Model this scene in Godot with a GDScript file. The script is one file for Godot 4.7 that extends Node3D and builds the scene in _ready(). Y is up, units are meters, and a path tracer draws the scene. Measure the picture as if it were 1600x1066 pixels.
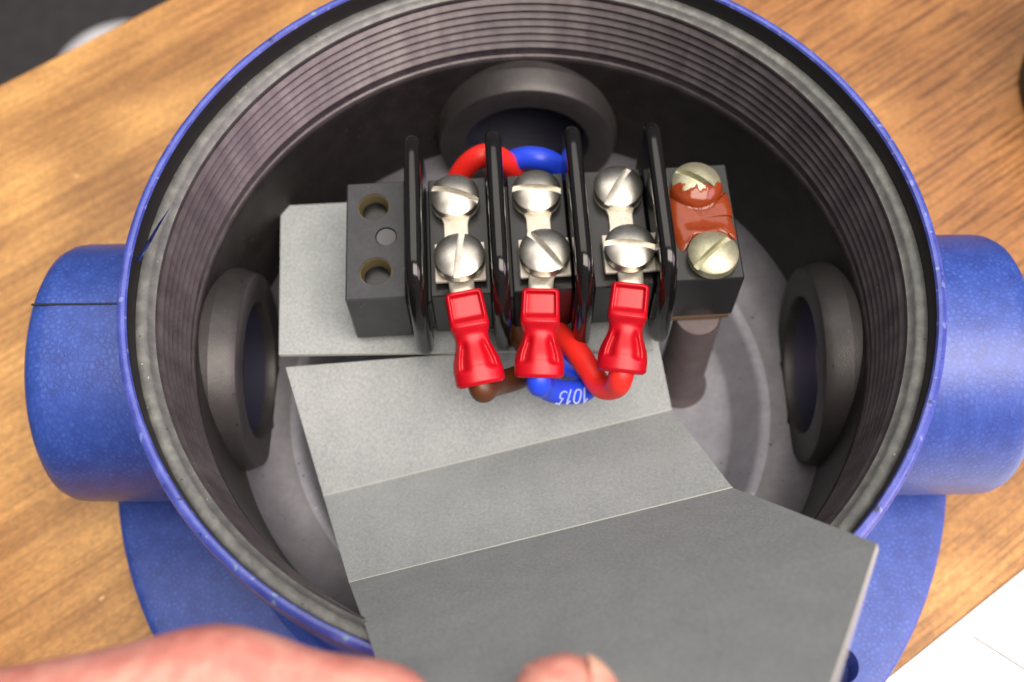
extends Node3D
# Close-up of an open, blue painted conduit head with a terminal strip inside, on a wooden table.
# Builders below work in units of the rim's outer radius; S turns them into metres.

const S := 0.055
const TABLE_Y := -1.1
const HUB_Y := -0.642
const BORE_Y := -0.635
const HUB_TURN := -0.026

var origin_of := {}
var taken := {}
var M := {}

# ------------------------------------------------------------------ mesh builder
class MB:
	var st := SurfaceTool.new()
	var g := 0
	var org := Vector3.ZERO
	var xf := Transform3D.IDENTITY
	func _init(o: Vector3):
		org = o
		st.begin(Mesh.PRIMITIVE_TRIANGLES)
	func tri(a: Vector3, b: Vector3, c: Vector3):
		st.set_smooth_group(g)
		st.add_vertex((xf * a - org) * 0.055)
		st.add_vertex((xf * c - org) * 0.055)
		st.add_vertex((xf * b - org) * 0.055)
	func quad(a: Vector3, b: Vector3, c: Vector3, d: Vector3):
		tri(a, b, c)
		tri(a, c, d)
	func done() -> ArrayMesh:
		st.generate_normals()
		st.index()
		return st.commit()
	# rows of equal length joined into a skin
	func skin(rows: Array, closed := true):
		for i in rows.size() - 1:
			var p: PackedVector3Array = rows[i]
			var q: PackedVector3Array = rows[i + 1]
			var n := p.size()
			for j in (n if closed else n - 1):
				var k := (j + 1) % n
				quad(p[j], q[j], q[k], p[k])
	func fan(row: PackedVector3Array, c: Vector3, flip := false):
		for j in row.size():
			var k := (j + 1) % row.size()
			if flip: tri(c, row[k], row[j])
			else: tri(c, row[j], row[k])
	# profile of (radius, height) turned round local y
	func lathe(prof: Array, n := 96, skip = null, sharp := 32.0):
		var keep := g
		for i in prof.size() - 1:
			var a: Vector2 = prof[i]
			var b: Vector2 = prof[i + 1]
			if i > 0:
				var z: Vector2 = prof[i - 1]
				if absf((a - z).angle_to(b - a)) > deg_to_rad(sharp): g += 1
			for j in n:
				if skip != null and skip.call(i, j, (a + b) * 0.5, TAU * (j + 0.5) / n): continue
				var t := TAU * j / n
				var u := TAU * (j + 1) / n
				var p := Vector3(a.x * cos(t), a.y, a.x * sin(t))
				var q := Vector3(a.x * cos(u), a.y, a.x * sin(u))
				var r := Vector3(b.x * cos(u), b.y, b.x * sin(u))
				var s := Vector3(b.x * cos(t), b.y, b.x * sin(t))
				if a.x < 1e-5: tri(p, r, s)
				elif b.x < 1e-5: tri(p, q, r)
				else: quad(p, q, r, s)
		g = maxi(g + 1, keep + 1)
	# chamfered box
	func rbox(c: Vector3, size: Vector3, bev: float):
		var h := size * 0.5
		var v := func(sx: int, sy: int, sz: int, ax: int) -> Vector3:
			var p := Vector3(sx * (h.x - bev), sy * (h.y - bev), sz * (h.z - bev))
			p[ax] += [sx, sy, sz][ax] * bev
			return c + p
		for ax in 3:
			for s in [-1, 1]:
				var q := []
				for k in [[-1, -1], [1, -1], [1, 1], [-1, 1]]:
					var d := [0, 0, 0]
					d[ax] = s
					d[(ax + 1) % 3] = k[0]
					d[(ax + 2) % 3] = k[1]
					q.append(v.call(d[0], d[1], d[2], ax))
				g += 1
				if s > 0: quad(q[0], q[3], q[2], q[1])
				else: quad(q[0], q[1], q[2], q[3])
		for ax in 3:
			var bx := (ax + 1) % 3
			var cx := (ax + 2) % 3
			for s in [-1, 1]:
				for t in [-1, 1]:
					var d := [0, 0, 0]
					d[bx] = s
					d[cx] = t
					d[ax] = -1
					var a0 = v.call(d[0], d[1], d[2], bx)
					var b0 = v.call(d[0], d[1], d[2], cx)
					d[ax] = 1
					var a1 = v.call(d[0], d[1], d[2], bx)
					var b1 = v.call(d[0], d[1], d[2], cx)
					g += 1
					if s * t > 0: quad(a0, a1, b1, b0)
					else: quad(a0, b0, b1, a1)
		for sx in [-1, 1]:
			for sy in [-1, 1]:
				for sz in [-1, 1]:
					g += 1
					var a = v.call(sx, sy, sz, 0)
					var b = v.call(sx, sy, sz, 1)
					var e = v.call(sx, sy, sz, 2)
					if sx * sy * sz > 0: tri(a, e, b)
					else: tri(a, b, e)
		g += 1
	static func inset(poly: PackedVector2Array, d: float) -> PackedVector2Array:
		var out := PackedVector2Array()
		var n := poly.size()
		for i in n:
			var a := (poly[i] - poly[(i + n - 1) % n]).normalized()
			var b := (poly[(i + 1) % n] - poly[i]).normalized()
			var na := Vector2(-a.y, a.x)
			var nb := Vector2(-b.y, b.x)
			var m := (na + nb).normalized()
			out.append(poly[i] + m * d / maxf(m.dot(na), 0.4))
		return out
	# counter-clockwise outline in the local x-y plane, thickness along z, rounded by bev at both faces
	func slab(poly: PackedVector2Array, z0: float, z1: float, bev := 0.0, steps := 1):
		var rows := []
		var levels := []
		if bev <= 0.0: levels = [[z0, 0.0], [z1, 0.0]]
		else:
			for k in steps + 1:
				var a := PI * 0.5 * k / steps
				levels.append([z0 + bev * (1.0 - sin(a)), bev * (1.0 - cos(a))])
			levels.reverse()
			for k in steps + 1:
				var a := PI * 0.5 * k / steps
				levels.append([z1 - bev * (1.0 - sin(a)), bev * (1.0 - cos(a))])
		for l in levels:
			var p := inset(poly, l[1])
			var row := PackedVector3Array()
			for q in p: row.append(Vector3(q.x, q.y, l[0]))
			rows.append(row)
		if steps == 1:
			for i in rows.size() - 1:
				g += 1
				skin([rows[i], rows[i + 1]])
		else: skin(rows)
		var tris := Geometry2D.triangulate_polygon(poly)
		if bev <= 0.0 or steps == 1: g += 1
		for k in range(0, tris.size(), 3):
			var r0: PackedVector3Array = rows[0]
			var r1: PackedVector3Array = rows[rows.size() - 1]
			tri(r0[tris[k]], r0[tris[k + 1]], r0[tris[k + 2]])
			tri(r1[tris[k]], r1[tris[k + 2]], r1[tris[k + 1]])
		g += 1
	func tube(path: PackedVector3Array, rad: float, n := 20, ends := true):
		var rows := []
		var up := Vector3.UP
		var t0 := (path[1] - path[0]).normalized()
		if absf(t0.y) > 0.9: up = Vector3.RIGHT
		var side := t0.cross(up).normalized()
		for i in path.size():
			var t := (path[mini(i + 1, path.size() - 1)] - path[maxi(i - 1, 0)]).normalized()
			side = (side - t * side.dot(t)).normalized()
			var w := side.cross(t)
			var row := PackedVector3Array()
			for j in n:
				var a := TAU * j / n
				row.append(path[i] + (side * cos(a) + w * sin(a)) * rad)
			rows.append(row)
		skin(rows)
		if ends:
			g += 1
			fan(rows[0], path[0])
			fan(rows[rows.size() - 1], path[path.size() - 1], true)
		g += 1
	# superellipse sections along a path; shape(t) gives [half width, half height, exponent]; push(t, x, y) moves points
	func loft(path: PackedVector3Array, up: Vector3, shape: Callable, n := 40, push = null):
		var rows := []
		var m := path.size()
		for i in m:
			var t := (path[mini(i + 1, m - 1)] - path[maxi(i - 1, 0)]).normalized()
			var side := t.cross(up).normalized()
			var top := side.cross(t).normalized()
			var sh: Array = shape.call(i / float(m - 1))
			var row := PackedVector3Array()
			for j in n:
				var a := TAU * j / n
				var x: float = signf(cos(a)) * pow(absf(cos(a)), 2.0 / sh[2])
				var y: float = signf(sin(a)) * pow(absf(sin(a)), 2.0 / sh[2])
				var q := Vector2(x * sh[0], y * sh[1])
				if push != null: q = push.call(i / float(m - 1), x, y, q)
				row.append(path[i] + side * q.x + top * q.y)
			rows.append(row)
		skin(rows)
		g += 1
		fan(rows[0], path[0])
		fan(rows[m - 1], path[m - 1], true)
		g += 1

# ------------------------------------------------------------------ scene helpers
func numbered(called: String) -> String:
	var k: int = taken.get(called, 0)
	taken[called] = k + 1
	return called if k == 0 else "%s_%03d" % [called, k]

func thing(called: String, label: String, category: String, at := Vector3.ZERO, group := "") -> Node3D:
	var o := Node3D.new()
	o.name = numbered(called)
	add_child(o)
	o.position = at * S
	o.set_meta("label", label)
	o.set_meta("category", category)
	if group: o.set_meta("group", group)
	origin_of[o] = at
	return o

func mb(owner: Node3D) -> MB:
	return MB.new(origin_of.get(owner, Vector3.ZERO))

func put(parent: Node3D, called: String, b: MB, m: Material, label := "") -> MeshInstance3D:
	return put_mesh(parent, called, b.done(), m, label)

func put_mesh(parent: Node3D, called: String, mesh: Mesh, m: Material, label := "") -> MeshInstance3D:
	var o := MeshInstance3D.new()
	o.name = called
	o.mesh = mesh
	o.material_override = m
	if label: o.set_meta("label", label)
	parent.add_child(o, true)
	origin_of[o] = origin_of.get(parent, Vector3.ZERO)
	return o

static func smooth_path(pts: Array, per := 10) -> PackedVector3Array:
	var out := PackedVector3Array()
	var n := pts.size()
	for i in n - 1:
		var p0: Vector3 = pts[maxi(i - 1, 0)]
		var p1: Vector3 = pts[i]
		var p2: Vector3 = pts[i + 1]
		var p3: Vector3 = pts[mini(i + 2, n - 1)]
		for k in per:
			out.append(p1.cubic_interpolate(p2, p0, p3, k / float(per)))
	out.append(pts[n - 1])
	return out

static func round_poly(pts: Array, radii: Array, steps := 6) -> PackedVector2Array:
	var out := PackedVector2Array()
	var n := pts.size()
	for i in n:
		var p: Vector2 = pts[i]
		var r: float = radii[i]
		if r <= 0.0:
			out.append(p)
			continue
		var a: Vector2 = p + (pts[(i + n - 1) % n] - p).normalized() * r
		var b: Vector2 = p + (pts[(i + 1) % n] - p).normalized() * r
		for k in steps + 1:
			var t := k / float(steps)
			out.append(a.lerp(p, t).lerp(p.lerp(b, t), t))
	return out

# ------------------------------------------------------------------ textures and materials
func noise_bytes(kind: int, freq: float, sd: int, w: int, h: int, oct := 4, gain := 0.5) -> PackedByteArray:
	var f := FastNoiseLite.new()
	f.noise_type = kind
	f.frequency = freq
	f.seed = sd
	f.fractal_octaves = oct
	f.fractal_gain = gain
	if oct == 1: f.fractal_type = FastNoiseLite.FRACTAL_NONE
	if kind == FastNoiseLite.TYPE_CELLULAR:
		f.cellular_return_type = FastNoiseLite.RETURN_DISTANCE2_SUB
	var im := f.get_seamless_image(w, h, false, false, 0.12, true)
	im.convert(Image.FORMAT_L8)
	return im.get_data()

func ramp_tex(layers: Array, stops: Array, w: int, h: int) -> ImageTexture:
	var lut := []
	var gr := Gradient.new()
	var offs := PackedFloat32Array()
	var cols := PackedColorArray()
	for s in stops:
		offs.append(s[0])
		cols.append(s[1])
	gr.offsets = offs
	gr.colors = cols
	for k in 256: lut.append(gr.sample(k / 255.0))
	var out := PackedByteArray()
	out.resize(w * h * 3)
	for i in w * h:
		var v := 0.0
		for l in layers: v += (l[0][i] - 127.5) * l[1]
		var c: Color = lut[clampi(int(v + 127.5), 0, 255)]
		out[i * 3] = c.r8
		out[i * 3 + 1] = c.g8
		out[i * 3 + 2] = c.b8
	var im := Image.create_from_data(w, h, false, Image.FORMAT_RGB8, out)
	return ImageTexture.create_from_image(im)

func grey_tex(layers: Array, w: int, h: int) -> ImageTexture:
	return ramp_tex(layers, [[0.0, Color.BLACK], [1.0, Color.WHITE]], w, h)

# scatters small spots of a colour over a texture
func spotted(t: ImageTexture, count: int, rmin: float, rmax: float, cols: Array, sd: int) -> ImageTexture:
	var im := t.get_image()
	var rng := RandomNumberGenerator.new()
	rng.seed = sd
	var w := im.get_width()
	var h := im.get_height()
	for k in count:
		var c: Color = cols[rng.randi() % cols.size()]
		var r := rmin + (rmax - rmin) * pow(rng.randf(), 3.0)
		var cx := rng.randf() * w
		var cy := rng.randf() * h
		var st := rng.randf_range(0.6, 1.5)
		for y in range(int(cy - r * 2), int(cy + r * 2) + 1):
			for x in range(int(cx - r * 2), int(cx + r * 2) + 1):
				var d := Vector2((x - cx) * st, (y - cy) / st).length() / r
				if d < 1.0:
					var px := posmod(x, w)
					var py := posmod(y, h)
					im.set_pixel(px, py, im.get_pixel(px, py).lerp(c, minf(1.0, (1.0 - d) * 2.5) * c.a))
	return ImageTexture.create_from_image(im)

func mat(called: String, col: Color, rough: float, metal := 0.0, tex: Texture2D = null, tile_mm := 20.0) -> StandardMaterial3D:
	var m := StandardMaterial3D.new()
	m.resource_name = called
	m.albedo_color = col
	m.roughness = rough
	m.metallic = metal
	m.cull_mode = BaseMaterial3D.CULL_DISABLED
	m.uv1_triplanar = true
	m.uv1_triplanar_sharpness = 4.0
	m.uv1_scale = Vector3.ONE * (1000.0 / tile_mm)
	if tex: m.albedo_texture = tex
	M[called] = m
	return m

func bump(m: StandardMaterial3D, t: Texture2D, mm: float):
	m.heightmap_enabled = true
	m.heightmap_texture = t
	m.heightmap_scale = mm * 0.1

func make_materials():
	var SX := FastNoiseLite.TYPE_SIMPLEX_SMOOTH
	var CE := FastNoiseLite.TYPE_CELLULAR
	var VA := FastNoiseLite.TYPE_VALUE
	var low := noise_bytes(SX, 0.008, 3, 512, 512, 4)
	var mid := noise_bytes(SX, 0.03, 5, 512, 512, 3)
	var fine := noise_bytes(VA, 0.5, 7, 512, 512, 1)
	var cell := noise_bytes(CE, 0.045, 9, 512, 512, 1)
	var soft := noise_bytes(SX, 0.12, 11, 512, 512, 2)
	var W := Color.WHITE
	# hammered blue paint
	var paint_tex := ramp_tex([[low, 0.28], [cell, 0.45], [soft, 0.25], [fine, 0.15]], [[0.0, Color(0.11, 0.18, 0.45)], [0.35, Color(0.155, 0.27, 0.60)], [0.6, Color(0.215, 0.335, 0.67)], [1.0, Color(0.36, 0.44, 0.76)]], 512, 512)
	paint_tex = spotted(paint_tex, 50, 0.8, 2.2, [Color(0.7, 0.72, 0.8, 0.7), Color(0.05, 0.06, 0.2, 0.8)], 4)
	var p := mat("blue_paint", W, 0.5, 0.0, paint_tex, 19.0)
	p.clearcoat_enabled = true
	p.clearcoat = 0.7
	p.clearcoat_roughness = 0.38
	bump(p, grey_tex([[cell, 0.6], [soft, 0.5]], 512, 512), 0.07)
	var rim_tex := ramp_tex([[low, 0.6], [soft, 0.4]], [[0.0, Color(0.17, 0.20, 0.48)], [0.5, Color(0.25, 0.30, 0.64)], [1.0, Color(0.40, 0.44, 0.74)]], 512, 512)
	rim_tex = spotted(rim_tex, 150, 1.0, 13.0, [Color(0.45, 0.58, 0.62, 0.8), Color(0.08, 0.08, 0.15, 0.8), Color(0.55, 0.6, 0.8, 0.6)], 8)
	var rp := mat("rim_paint", W, 0.3, 0.0, rim_tex, 22.0)
	rp.clearcoat_enabled = true
	rp.clearcoat = 0.4
	rp.clearcoat_roughness = 0.2
	# bare cast metal, smudged and flecked with paint
	var cast_tex := ramp_tex([[low, 0.6], [mid, 0.35], [fine, 0.2]], [[0.0, Color(0.52, 0.52, 0.56)], [0.5, Color(0.575, 0.575, 0.615)], [1.0, Color(0.64, 0.64, 0.68)]], 512, 512)
	cast_tex = spotted(cast_tex, 70, 1.0, 5.5, [Color(0.16, 0.18, 0.42, 0.75), Color(0.16, 0.16, 0.2, 0.8), Color(0.75, 0.75, 0.78, 0.7), Color(0.25, 0.3, 0.6, 0.6)], 12)
	var c := mat("cast_metal", W, 0.55, 0.35, cast_tex, 24.0)
	bump(c, grey_tex([[soft, 0.4], [fine, 0.4]], 512, 512), 0.025)
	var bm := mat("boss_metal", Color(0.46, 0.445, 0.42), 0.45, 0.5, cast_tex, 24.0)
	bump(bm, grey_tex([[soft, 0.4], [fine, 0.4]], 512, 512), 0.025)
	var fm := mat("fillet_metal", Color(0.82, 0.81, 0.80), 0.55, 0.3, cast_tex, 24.0)  # soft shading between wall and floor put into a middle tone
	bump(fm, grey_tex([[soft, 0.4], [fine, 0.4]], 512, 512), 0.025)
	# the wall: shade inside the head put into a dark colour
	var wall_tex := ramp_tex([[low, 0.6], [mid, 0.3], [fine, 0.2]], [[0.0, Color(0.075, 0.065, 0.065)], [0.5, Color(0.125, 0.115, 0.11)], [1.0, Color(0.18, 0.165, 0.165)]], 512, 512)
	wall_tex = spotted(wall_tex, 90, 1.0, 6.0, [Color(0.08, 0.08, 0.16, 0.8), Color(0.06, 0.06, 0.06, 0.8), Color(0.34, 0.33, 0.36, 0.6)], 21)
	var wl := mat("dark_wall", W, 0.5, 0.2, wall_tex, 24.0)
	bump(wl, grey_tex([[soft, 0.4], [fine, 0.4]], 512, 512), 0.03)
	var thread_tex := ramp_tex([[low, 0.7], [mid, 0.3], [fine, 0.15]], [[0.0, Color(0.23, 0.20, 0.225)], [0.5, Color(0.325, 0.30, 0.312)], [1.0, Color(0.43, 0.41, 0.41)]], 512, 512)
	thread_tex = spotted(thread_tex, 40, 0.8, 3.0, [Color(0.22, 0.28, 0.6, 0.8), Color(0.12, 0.12, 0.14, 0.8), Color(0.85, 0.82, 0.7, 0.8)], 31)
	mat("thread_metal", W, 0.40, 0.45, thread_tex, 24.0)
	var ledge_tex := ramp_tex([[low, 0.8], [mid, 0.2], [fine, 0.2]], [[0.0, Color(0.31, 0.32, 0.33)], [0.5, Color(0.40, 0.405, 0.40)], [1.0, Color(0.51, 0.52, 0.50)]], 512, 512)
	ledge_tex = spotted(ledge_tex, 90, 1.0, 6.0, [Color(0.22, 0.40, 0.62, 0.6), Color(0.16, 0.16, 0.18, 0.8), Color(0.85, 0.86, 0.82, 0.7), Color(0.3, 0.5, 0.6, 0.5)], 41)
	var lg := mat("ledge_metal", W, 0.5, 0.3, ledge_tex, 16.0)
	bump(lg, grey_tex([[mid, 0.5], [fine, 0.4]], 512, 512), 0.035)
	mat("seam_shade_black", Color(0.10, 0.095, 0.10), 0.5)  # black for the rim step's painted shade, the hub seam and sleeve bores
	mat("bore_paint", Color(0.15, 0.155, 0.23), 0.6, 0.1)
	var post_m := mat("post_brown", Color(0.43, 0.39, 0.37), 0.5, 0.2, cast_tex, 30.0)
	post_m.albedo_color = Color(0.75, 0.68, 0.65)
	# mouldings
	var pl_tex := ramp_tex([[low, 0.4], [mid, 0.3], [fine, 0.4]], [[0.0, Color(0.045, 0.045, 0.05)], [1.0, Color(0.10, 0.10, 0.105)]], 512, 512)
	pl_tex = spotted(pl_tex, 60, 0.6, 1.6, [Color(0.6, 0.6, 0.6, 0.6), Color(0.4, 0.4, 0.42, 0.5)], 51)
	var pl := mat("black_moulding", W, 0.33, 0.0, pl_tex, 24.0)
	pl.clearcoat_enabled = true
	pl.clearcoat = 0.2
	pl.clearcoat_roughness = 0.22
	bump(pl, grey_tex([[fine, 0.5], [mid, 0.4]], 512, 512), 0.008)
	var el := mat("end_moulding", Color(2.0, 2.0, 2.1), 0.4, 0.0, pl_tex, 24.0)  # same black plastic made lighter: sheen on the end block painted in
	bump(el, grey_tex([[fine, 0.5], [mid, 0.4]], 512, 512), 0.01)
	mat("black_gloss", Color(0.075, 0.07, 0.072), 0.14)
	mat("phenolic", Color(0.42, 0.33, 0.24), 0.6)
	mat("brass_ring", Color(0.45, 0.41, 0.30), 0.45, 0.6)
	# plated metal
	var plate_tex := ramp_tex([[low, 0.5], [mid, 0.4], [fine, 0.15]], [[0.0, Color(0.70, 0.68, 0.64)], [1.0, Color(0.90, 0.89, 0.86)]], 512, 512)
	var nk := mat("nickel", W, 0.36, 1.0, plate_tex, 16.0)
	bump(nk, grey_tex([[mid, 0.4], [fine, 0.3]], 512, 512), 0.008)
	var tn := mat("tinned_plate", W, 0.42, 0.75, plate_tex, 12.0)
	tn.albedo_color = Color(1.0, 0.99, 0.97)
	var zn := mat("yellowed_zinc", Color(0.90, 0.91, 0.81), 0.42, 0.7, plate_tex, 8.0)
	bump(zn, grey_tex([[mid, 0.5], [fine, 0.4]], 512, 512), 0.02)
	var go := mat("sealant", Color(0.56, 0.245, 0.125), 0.16, 0.0, ramp_tex([[low, 0.5], [mid, 0.3]], [[0.0, Color(0.8, 0.75, 0.7)], [1.0, Color(1, 1, 1)]], 512, 512), 14.0)
	go.clearcoat_enabled = true
	go.metallic_specular = 0.4
	go.clearcoat = 0.25
	go.clearcoat_roughness = 0.1
	# plastics
	var rd := mat("red_vinyl", Color(0.69, 0.03, 0.105), 0.36)
	rd.metallic_specular = 0.42
	rd.subsurf_scatter_enabled = true
	rd.subsurf_scatter_strength = 0.05
	mat("red_insulation", Color(0.93, 0.17, 0.14), 0.42)
	mat("blue_insulation", Color(0.14, 0.28, 0.88), 0.38)
	mat("brown_insulation", Color(0.33, 0.185, 0.09), 0.42)
	mat("wire_print", Color(0.62, 0.68, 0.90), 0.6)
	# card
	var fibre := noise_bytes(SX, 0.09, 77, 512, 512, 3, 0.7)
	var card_tex := ramp_tex([[fibre, 0.5], [fine, 0.35], [low, 0.2]], [[0.0, Color(0.48, 0.50, 0.51)], [0.5, Color(0.585, 0.605, 0.615)], [1.0, Color(0.69, 0.70, 0.705)]], 512, 512)
	var cd := mat("grey_card", W, 0.85, 0.0, card_tex, 34.0)
	bump(cd, grey_tex([[fine, 0.5], [fibre, 0.5]], 512, 512), 0.03)
	mat("card_edge", Color(0.70, 0.70, 0.67), 0.9)
	mat("card_crease", Color(0.67, 0.675, 0.66), 0.9)
	# wood
	wood_material()
	mat("paper", Color(0.93, 0.93, 0.92), 0.8)
	mat("ink", Color(0.35, 0.28, 0.30), 0.8)
	var fl := mat("floor_grey", W, 0.8, 0.0, ramp_tex([[low, 0.5], [fine, 0.5]], [[0.0, Color(0.25, 0.245, 0.25)], [1.0, Color(0.36, 0.35, 0.355)]], 512, 512), 120.0)
	fl.metallic_specular = 0.3
	mat("white_glaze", Color(0.9, 0.9, 0.93), 0.3)
	mat("yellow_paint", Color(0.88, 0.72, 0.12), 0.35)
	mat("grey_green", Color(0.16, 0.18, 0.165), 0.5)
	var skin_tex := ramp_tex([[low, 0.6], [mid, 0.35], [soft, 0.25]], [[0.0, Color(0.76, 0.40, 0.36)], [0.45, Color(0.87, 0.57, 0.52)], [1.0, Color(0.95, 0.78, 0.70)]], 512, 512)
	var sk := mat("skin", W, 0.5, 0.0, skin_tex, 40.0)
	sk.subsurf_scatter_enabled = true
	sk.subsurf_scatter_strength = 0.07
	bump(sk, grey_tex([[cell, 0.5], [mid, 0.6]], 512, 512), 0.16)
	mat("nail", Color(0.89, 0.62, 0.56), 0.42)
	mat("nail_edge", Color(0.90, 0.72, 0.63), 0.45)

func wood_material():
	var w := 768
	var h := 1792
	var a := FastNoiseLite.new()
	a.seed = 5
	a.frequency = 0.006
	a.fractal_octaves = 4
	var b := FastNoiseLite.new()
	b.seed = 8
	b.frequency = 0.02
	b.fractal_octaves = 3
	var k := FastNoiseLite.new()
	k.seed = 13
	k.frequency = 0.004
	k.fractal_octaves = 2
	var pore := FastNoiseLite.new()
	pore.seed = 21
	pore.noise_type = FastNoiseLite.TYPE_SIMPLEX
	pore.frequency = 0.11
	pore.fractal_octaves = 2
	var grit := FastNoiseLite.new()
	grit.seed = 33
	grit.noise_type = FastNoiseLite.TYPE_VALUE
	grit.frequency = 0.12
	grit.fractal_octaves = 2
	var pale := Color(0.79, 0.60, 0.355)
	var dark := Color(0.46, 0.305, 0.165)
	var red := Color(0.54, 0.345, 0.20)
	var out := PackedByteArray()
	out.resize(w * h * 3)
	var at := 0
	for y in h:
		for x in w:
			var big := k.get_noise_2d(x * 1.2, y * 0.6)
			var g := a.get_noise_2d(x * 0.55, y * 3.2 + big * 60.0)
			var f := b.get_noise_2d(x * 0.25, y * 6.0)
			var q := pore.get_noise_2d(x * 0.10, y * 1.5)
			var bl := k.get_noise_2d(x * 3.0 + 400.0, y * 2.2)
			var v := 0.42 + g * 0.40 + f * 0.28 + bl * 0.55
			# uneven light put into the wood colour: left bright and yellowish, right redder
			var dim_side := smoothstep(0.30, 0.62, x / float(w) + big * 0.25)
			var c := pale.lerp(dark, clampf(v, 0.0, 1.0) * 0.72).lerp(red, dim_side * 0.55)
			if q > 0.22: c = c.lerp(Color(0.30, 0.17, 0.09), clampf((q - 0.22) * 2.2, 0.0, 0.6) * (0.2 + 0.8 * dim_side))
			var sp := 1.0 + 0.13 * grit.get_noise_2d(x * 6.0, y * 3.0)
			c = Color(c.r * sp, c.g * sp, c.b * sp)
			out[at] = c.r8
			out[at + 1] = c.g8
			out[at + 2] = c.b8
			at += 3
	var t := ImageTexture.create_from_image(Image.create_from_data(w, h, false, Image.FORMAT_RGB8, out))
	t = spotted(t, 90, 1.0, 3.5, [Color(0.95, 0.82, 0.6, 0.6), Color(0.25, 0.2, 0.15, 0.5), Color(0.86, 0.7, 0.45, 0.6)], 61)
	var m := mat("wood", Color.WHITE, 0.42, 0.0, t, 350.0)
	m.clearcoat_enabled = true
	m.clearcoat = 0.15
	m.clearcoat_roughness = 0.35
	var g2 := noise_bytes(FastNoiseLite.TYPE_SIMPLEX_SMOOTH, 0.02, 15, 512, 512, 4)
	m.roughness_texture = ramp_tex([[g2, 0.6]], [[0.0, Color(0.8, 0.8, 0.8)], [1.0, Color.WHITE]], 512, 512)

# ------------------------------------------------------------------ the place
func _ready():
	var cam := Camera3D.new()
	cam.name = "camera"
	add_child(cam)
	var pitch := deg_to_rad(-63.806)
	cam.transform = Transform3D(Basis(Vector3.RIGHT, pitch) * Basis(Vector3.BACK, deg_to_rad(-1.916)), Vector3(-0.0487, 2.2839, 1.3476) * S)
	cam.fov = 34.81
	cam.near = 0.005
	cam.far = 20.0
	var lens := CameraAttributesPhysical.new()
	lens.frustum_focal_length = 38.0
	lens.frustum_focus_distance = 2.68 * S
	lens.exposure_aperture = 38.0 / 1.9
	lens.frustum_near = 0.005
	lens.frustum_far = 20.0
	cam.attributes = lens
	cam.fov = 34.81
	cam.near = 0.005
	cam.far = 20.0
	cam.current = true

	var env := Environment.new()
	env.background_mode = Environment.BG_COLOR
	env.background_color = Color(0.86, 0.88, 0.95)
	env.background_energy_multiplier = 0.20
	env.tonemap_mode = Environment.TONE_MAPPER_LINEAR
	env.tonemap_exposure = 1.0
	env.sdfgi_enabled = true
	env.ssao_enabled = true
	env.ssil_enabled = true
	var we := WorldEnvironment.new()
	we.name = "world_environment"
	we.environment = env
	add_child(we)

	area("ceiling_light", Vector3(0.30, 1.22, 0.44), Vector3(0, 0, 0), Vector2(1.2, 0.9), 3.7, Color(1.0, 0.955, 0.90))
	area("bounce_fill_light", Vector3(0.0, 1.30, -0.62), Vector3(0, 0, -0.05), Vector2(1.6, 0.8), 1.0, Color(1.0, 0.97, 0.93))  # added unseen lamp, stands in for dim bounce off the ceiling behind
	area("hub_fill_light", Vector3(1.25, 0.70, 0.45), Vector3(0, 0, 0), Vector2(0.8, 0.8), 1.15, Color(1.0, 0.88, 0.96))  # added unseen lamp, gives the right hub a lavender sheen

	make_materials()
	build_table()
	build_surroundings()
	build_housing()
	build_terminal_block()
	build_leads()
	build_card()
	build_hand()

func area(called: String, at: Vector3, to: Vector3, size: Vector2, energy: float, col: Color):
	var l := AreaLight3D.new()
	l.name = called
	l.area_size = size
	l.light_energy = energy
	l.light_color = col
	l.shadow_enabled = true
	l.area_range = 6.0
	add_child(l)
	l.look_at_from_position(at, to, Vector3.FORWARD if absf((to - at).normalized().y) > 0.9 else Vector3.UP)

func build_table():
	# the grain and the far edge run the same way; local x is along them
	var turn := Basis(Vector3.UP, atan2(0.419, 0.619))
	var corner := Vector3(-2.043, TABLE_Y, -1.546) + turn * Vector3(-1.2, 0, 0)
	var t := thing("wooden_table", "wooden table top with streaky brown grain under the blue housing", "table", corner)
	t.basis = turn
	origin_of[t] = Vector3.ZERO
	var b := mb(t)
	b.rbox(Vector3(8.0, -0.25, 6.0), Vector3(16.0, 0.5, 12.0), 0.03)
	put(t, "table_top", b, M.wood)
	for k in [[1.0, 1.0], [15.0, 1.0], [1.0, 11.0], [15.0, 11.0]]:
		b = mb(t)
		b.rbox(Vector3(k[0], -6.6, k[1]), Vector3(0.9, 12.2, 0.9), 0.05)
		put(t, "leg", b, M.wood)

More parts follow.
